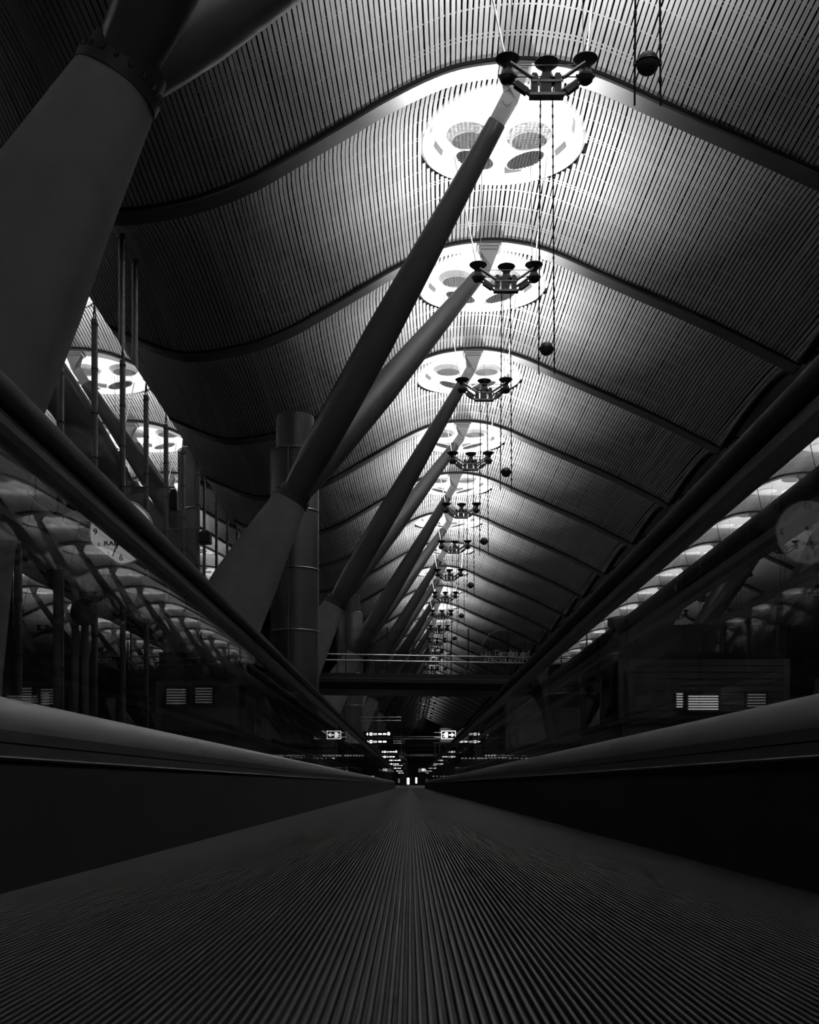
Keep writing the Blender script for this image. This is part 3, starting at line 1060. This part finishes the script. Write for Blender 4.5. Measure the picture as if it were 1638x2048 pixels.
def gantry():
    t = thing('sign_gantry', (0, 0, 0), '', 'sign', 'direction sign gantries')
    for k, (z0, z1, ang, full) in enumerate(((2.80, 3.16, -math.pi / 2, True), (2.36, 2.70, 0.0, False))):
        b = MB(); b.box(-0.88, 0.88, -0.04, 0.06, z0 + CZ, z1 + CZ)
        bo = b.build('sign_board', 'sign_black', t)
        zc = (z0 + z1) / 2 + CZ
        a = MB(); arrow(a, -0.66, zc, 0.19, ang); a.build('arrow', 'sign_light', bo)
        q = MB(); q.box(-0.53, -0.36, -0.05, -0.04, zc - 0.085, zc + 0.085); q.build('pictogram', 'sign_light', bo)
        q = MB(); q.box(-0.485, -0.405, -0.054, -0.05, zc - 0.02, zc + 0.045); q.build('pictogram_letter', 'mid_panel', bo)
        q = MB()
        for r in range(2):
            for c in range(5):
                x = -0.30 + c * 0.045
                q.box(x, x + 0.03, -0.05, -0.04, zc - 0.055 + r * 0.07, zc - 0.02 + r * 0.07)
        q.build('small_print', 'sign_light', bo)
        for cx in (0.09, 0.36) + ((0.60,) if full else ()):
            q = MB()
            if cx == 0.60:
                q.prism_y([(cx - 0.07, zc - 0.07), (cx + 0.07, zc - 0.07), (cx + 0.085, zc + 0.06), (cx - 0.085, zc + 0.06)], -0.05, -0.04)
                q.box(cx - 0.06, cx + 0.06, -0.05, -0.04, zc + 0.08, zc + 0.12)
            else:
                q.prism_y([(cx - 0.09, zc - 0.05), (cx + 0.09, zc - 0.05), (cx + 0.115, zc), (cx + 0.09, zc + 0.05), (cx - 0.09, zc + 0.05), (cx - 0.115, zc)], -0.05, -0.04)
            q.build('capsule', 'sign_light', bo)
    for zz in (3.78, 3.98):
        b = MB(); b.tube([(-1.02, 0, zz + CZ), (1.32, 0, zz + CZ)], 0.028, 6); b.build('top_bar', 'bright_rail', t)
    for xx in (-0.8, -0.35, 0.2):
        b = MB(); b.tube([(xx, 0, 3.16 + CZ), (xx, 0, 4.02 + CZ)], 0.014, 6); b.build('hanger', 'rail_steel', t)
    for xx in (-1.05, 1.34):
        b = MB(); b.tube([(xx, 0, 0), (xx, 0, 4.1 + CZ)], 0.03 if xx < 0 else 0.018, 8); b.build('mast', 'post_steel', t)
    for k in range(9):
        b = MB(); b.box(-1.10, -0.82, -0.02, 0.02, 2.0 + k * 0.24 + CZ, 2.035 + k * 0.24 + CZ); b.build('rung', 'rail_steel', t)
    for zz in (2.44, 2.56):
        b = MB(); b.tube([(0.88, 0, zz + CZ), (1.34, 0, zz + CZ)], 0.022, 6); b.build('side_bar', 'bright_rail', t)
    return t


g0 = gantry()
g0.location = (-1.86, 68, 0)
g0['label'] = 'nearest black double direction sign hanging over the hall'
for k, yy in enumerate((105, 142, 179, 216, 253)):
    g = copy_tree(g0)
    g.location = (-1.86, yy, 0)
    g['label'] = ['second double direction sign below the nearest one', 'third small double direction sign in the receding row'][k] if k < 2 else 'tiny far direction sign in the receding row'


def exit_sign(x, y, lab, flip=1):
    t = thing('exit_sign', (x, y, 0), lab, 'sign', 'lit exit signs')
    z = 2.11 + CZ
    b = MB(); b.box(-0.29, 0.29, -0.03, 0.05, z - 0.165, z + 0.165); b.build('sign_box', 'sign_black', t)
    for x0, x1, z0, z1 in ((-0.30, 0.30, 0.15, 0.175), (-0.30, 0.30, -0.175, -0.15), (-0.305, -0.28, -0.175, 0.175), (0.28, 0.305, -0.175, 0.175)):
        b = MB(); b.box(x0, x1, -0.045, -0.03, z + z0, z + z1); b.build('border', 'sign_light', t)
    b = MB(); arrow(b, 0.13, z, 0.26, 0); b.build('arrow', 'sign_light', t)
    b = MB(); b.box(-0.15, -0.03, -0.045, -0.03, z - 0.12, z + 0.12); b.build('door_symbol', 'sign_light', t)
    b = MB()
    b.prism_y([(-0.24, z - 0.10), (-0.20, z - 0.10), (-0.15, z - 0.02), (-0.13, z - 0.1), (-0.10, z - 0.1), (-0.12, z + 0.02), (-0.11, z + 0.07), (-0.18, z + 0.07), (-0.25, z + 0.03), (-0.25, z + 0.0), (-0.18, z + 0.03), (-0.19, z - 0.02)], -0.056, -0.045)
    b.lathe([(0.0, -0.022), (0.022, 0), (0.0, 0.022)], (-0.13, -0.05, z + 0.10), 10)
    b.build('running_figure', 'sign_light', t)
    for zz in (-0.10, 0.10):
        b = MB(); b.tube([(-0.60, 0, z + zz), (-0.29, 0, z + zz)], 0.02, 6); b.build('arm', 'bright_rail', t)
    b = MB(); b.box(-0.66, 0.1, -0.05, 0.05, z - 0.36, z - 0.30); b.build('shelf', 'post_steel', t)
    for xx in (-0.58, -0.38, -0.12):
        b = MB(); b.tube([(xx, 0, 0), (xx, 0, z - 0.3)], 0.03, 8); b.build('stand_post', 'post_steel', t)
    return t


exit_sign(1.64, 49, 'lit exit sign with running figure and arrow on a stand')
exit_sign(2.0, 165, 'tiny far lit exit sign near the vanishing point')

# ------------------------------------------------------------------ side hall furnishing seen through the glass


def louvre_window(x, y, z, w, h, n, rz, lab, m='louvre_light'):
    t = thing('lit_louvre', (x, y, z + CZ), lab, 'lit louvre', 'lit louvres in the side hall', rz)
    b = MB(); b.box(-w / 2 - 0.04, w / 2 + 0.04, 0.02, 0.10, -h / 2 - 0.04, h / 2 + 0.04); b.build('frame', 'dark_panel', t)
    me = MB(); me.box(-w / 2, w / 2, -0.01, 0.02, -h / n * 0.22, h / n * 0.22)
    mm = me.mesh('slat', m)
    for k in range(n):
        link('slat', mm, t, (0, 0, -h / 2 + (k + 0.5) * h / n))
    return t


def kiosk(x0, x1, y0, y1, h, lab):
    t = thing('shop_kiosk', ((x0 + x1) / 2, y0, 0), lab, 'kiosk', 'closed kiosks beside the walkway')
    w = (x1 - x0) / 2
    d = y1 - y0
    b = MB(); b.box(-w, w, 0, d, 0, h * 0.42); b.build('counter', 'mid_panel', t)
    b = MB(); b.box(-w - 0.06, w + 0.06, -0.06, d + 0.06, h * 0.42, h * 0.45); b.build('worktop', 'dark_panel', t)
    b = MB(); b.box(-w, w, 0.05, d, h * 0.80, h); b.build('canopy', 'dark_panel', t)
    for sx in (-1, 1):
        for yy in (0.08, d - 0.08):
            b = MB(); b.box(sx * w - 0.05, sx * w + 0.05, yy - 0.05, yy + 0.05, h * 0.45, h * 0.8); b.build('post', 'post_steel', t)
    nsl = 9
    for k in range(nsl):
        za = h * 0.45 + (h * 0.35) * k / nsl
        b = MB(); b.box(-w + 0.06, w - 0.06, 0.0, 0.04, za, za + h * 0.35 / nsl - 0.012); b.build('shutter_slat', 'mid_panel', t)
    b = MB(); b.box(-w + 0.1, w - 0.1, d * 0.6, d * 0.65, h * 0.45, h * 0.8); b.build('back_panel', 'mid_panel', t)
    return t


kiosk(3.6, 6.4, 19.5, 24, 2.9, 'closed kiosk with lit louvres beyond the right balustrade')
kiosk(3.2, 5.0, 33, 38, 3.0, 'second closed kiosk further along the right side')
kiosk(-4.6, -3.2, 21, 24.5, 2.6, 'low closed kiosk beyond the left balustrade')
louvre_window(4.95, 19.40, 1.38, 0.50, 0.26, 6, 0.0, 'bright striped louvre on the nearer right kiosk front')
louvre_window(5.85, 19.40, 1.42, 0.30, 0.24, 5, 0.0, 'dimmer striped louvre beside the bright one on the right kiosk', 'soft_light')
louvre_window(4.55, 19.40, 1.42, 0.10, 0.26, 6, 0.0, 'narrow striped louvre at the inner end of the right kiosk')
louvre_window(-4.25, 20.90, 1.60, 0.35, 0.30, 6, 0.0, 'bright striped louvre on the left kiosk front', 'soft_light')
louvre_window(-3.75, 20.90, 1.62, 0.30, 0.30, 6, 0.0, 'second striped louvre on the left kiosk nearer the walkway', 'soft_light')
# plain round pillars on the right hand side of the hall
for k, (x, y) in enumerate(((4.57, 40.5), (5.3, 29), (7.5, 30), (6.0, 48), (9.0, 45), (12.0, 26))):
    t = thing('hall_pillar', (x, y, 0), ['slim grey pillar just behind the right balustrade glass', 'grey pillar next to the slim one beyond the right glass', 'grey pillar behind the nearer right kiosk',
                                       'grey pillar beside the lit exit sign', 'far grey pillar deep in the right side hall', 'outermost grey pillar in the right side hall'][k], 'pillar', 'pillars of the right side hall')
    m = MB(); m.lathe([(0.30, 0), (0.30, 0.15), (0.24, 0.18), (0.24, 4.1), (0.32, 4.2), (0.32, 4.35)], n=24, cap=True); m.build('shaft', 'mid_panel', t, True)
    m = MB(); m.torus(0.245, 0.02, (0, 0, 1.2), 24, 6); m.build('band', 'hoop_steel', t, True)
# mezzanine slab edges either side of the nave
for nm, x0, x1, ya, yb in (('slab_1', 8.5, 16, 16, 54), ('slab_2', -15, -8.5, 40, 54)):
    m = MB(); m.box(x0, x1, ya, yb, 4.35, 4.8)
    tag(m.build('mezzanine', 'dark_panel'), {'slab_1': 'dark mezzanine slab over the right side hall', 'slab_2': 'dark mezzanine slab beyond the left glass wall'}[nm], 'mezzanine', kind='structure')
# shop light strips near the horizon
for k, (x, y, z, w) in enumerate(((-4.2, 62, 1.55, 1.0), (-3.0, 62, 1.55, 1.1), (-6.0, 90, 1.2, 1.6), (-5.0, 130, 1.6, 2.4), (4.2, 75, 1.7, 1.8), (5.5, 110, 1.6, 2.4), (7.4, 95, 2.2, 2.0), (4.2, 140, 1.0, 3.0))):
    t = thing('shop_light', (x, y, z + CZ), ['lit shelf strip left of the gantry over the left handrail', 'lit shelf strip just beside the left handrail', 'low lit shop strip behind the left balustrade end', 'far lit shop strip at left near the horizon',
                                            'lit shop strip right of the exit sign', 'far lit shop strip at right near the horizon', 'higher lit shop strip over the right handrail', 'lowest far lit shop strip at right'][k], 'shop light', 'lit shop strips')
    b = MB(); b.box(-w / 2 - 0.05, w / 2 + 0.05, 0.0, 0.3, -(z + CZ), 0.12); b.build('shelf_case', 'mid_panel', t)
    n = 7
    for q in range(n):
        xx = -w / 2 + w * (q + 0.1) / n
        b = MB(); b.box(xx, xx + w / n * rnd.uniform(0.4, 0.8), -0.02, 0.0, -0.03, 0.05); b.build('lamp', 'shop_light', t)
# far end: dim lit panels
for k, (x, z, w, h) in enumerate(((-0.5, 1.1, 0.7, 1.8), (1.7, 1.3, 0.5, 1.6), (-3, 1.2, 0.5, 1.2), (3.5, 4.0, 2.5, 1.0), (12, 13, 8, 5))):
    t = thing('backlit_panel', (x, 311.78, z), ['bright backlit panel at the far end of the walkway axis', 'narrow backlit panel right of the bright one at the far end', 'dim backlit panel left of the bright one at the far end',
                                            'wide backlit header at the far end', 'large pale panel high on the far end'][k], 'backlit panel', 'far backlit panels')
    b = MB(); b.box(-w / 2 - 0.08, w / 2 + 0.08, 0.02, 0.2, -h / 2 - 0.08, h / 2 + 0.08); b.build('frame', 'dark_panel', t)
    b = MB(); b.box(-w / 2, w / 2, -0.02, 0.02, -h / 2, h / 2); b.build('panel', 'sign_light' if k < 2 else ('soft_light'), t)

# small repeats get mesh data of their own, which renders faster than many tiny overlapping instances
for o in list(bpy.data.objects):
    if o.type == 'MESH' and o.data.users > 1 and len(o.data.polygons) < 3000:
        o.data = o.data.copy()
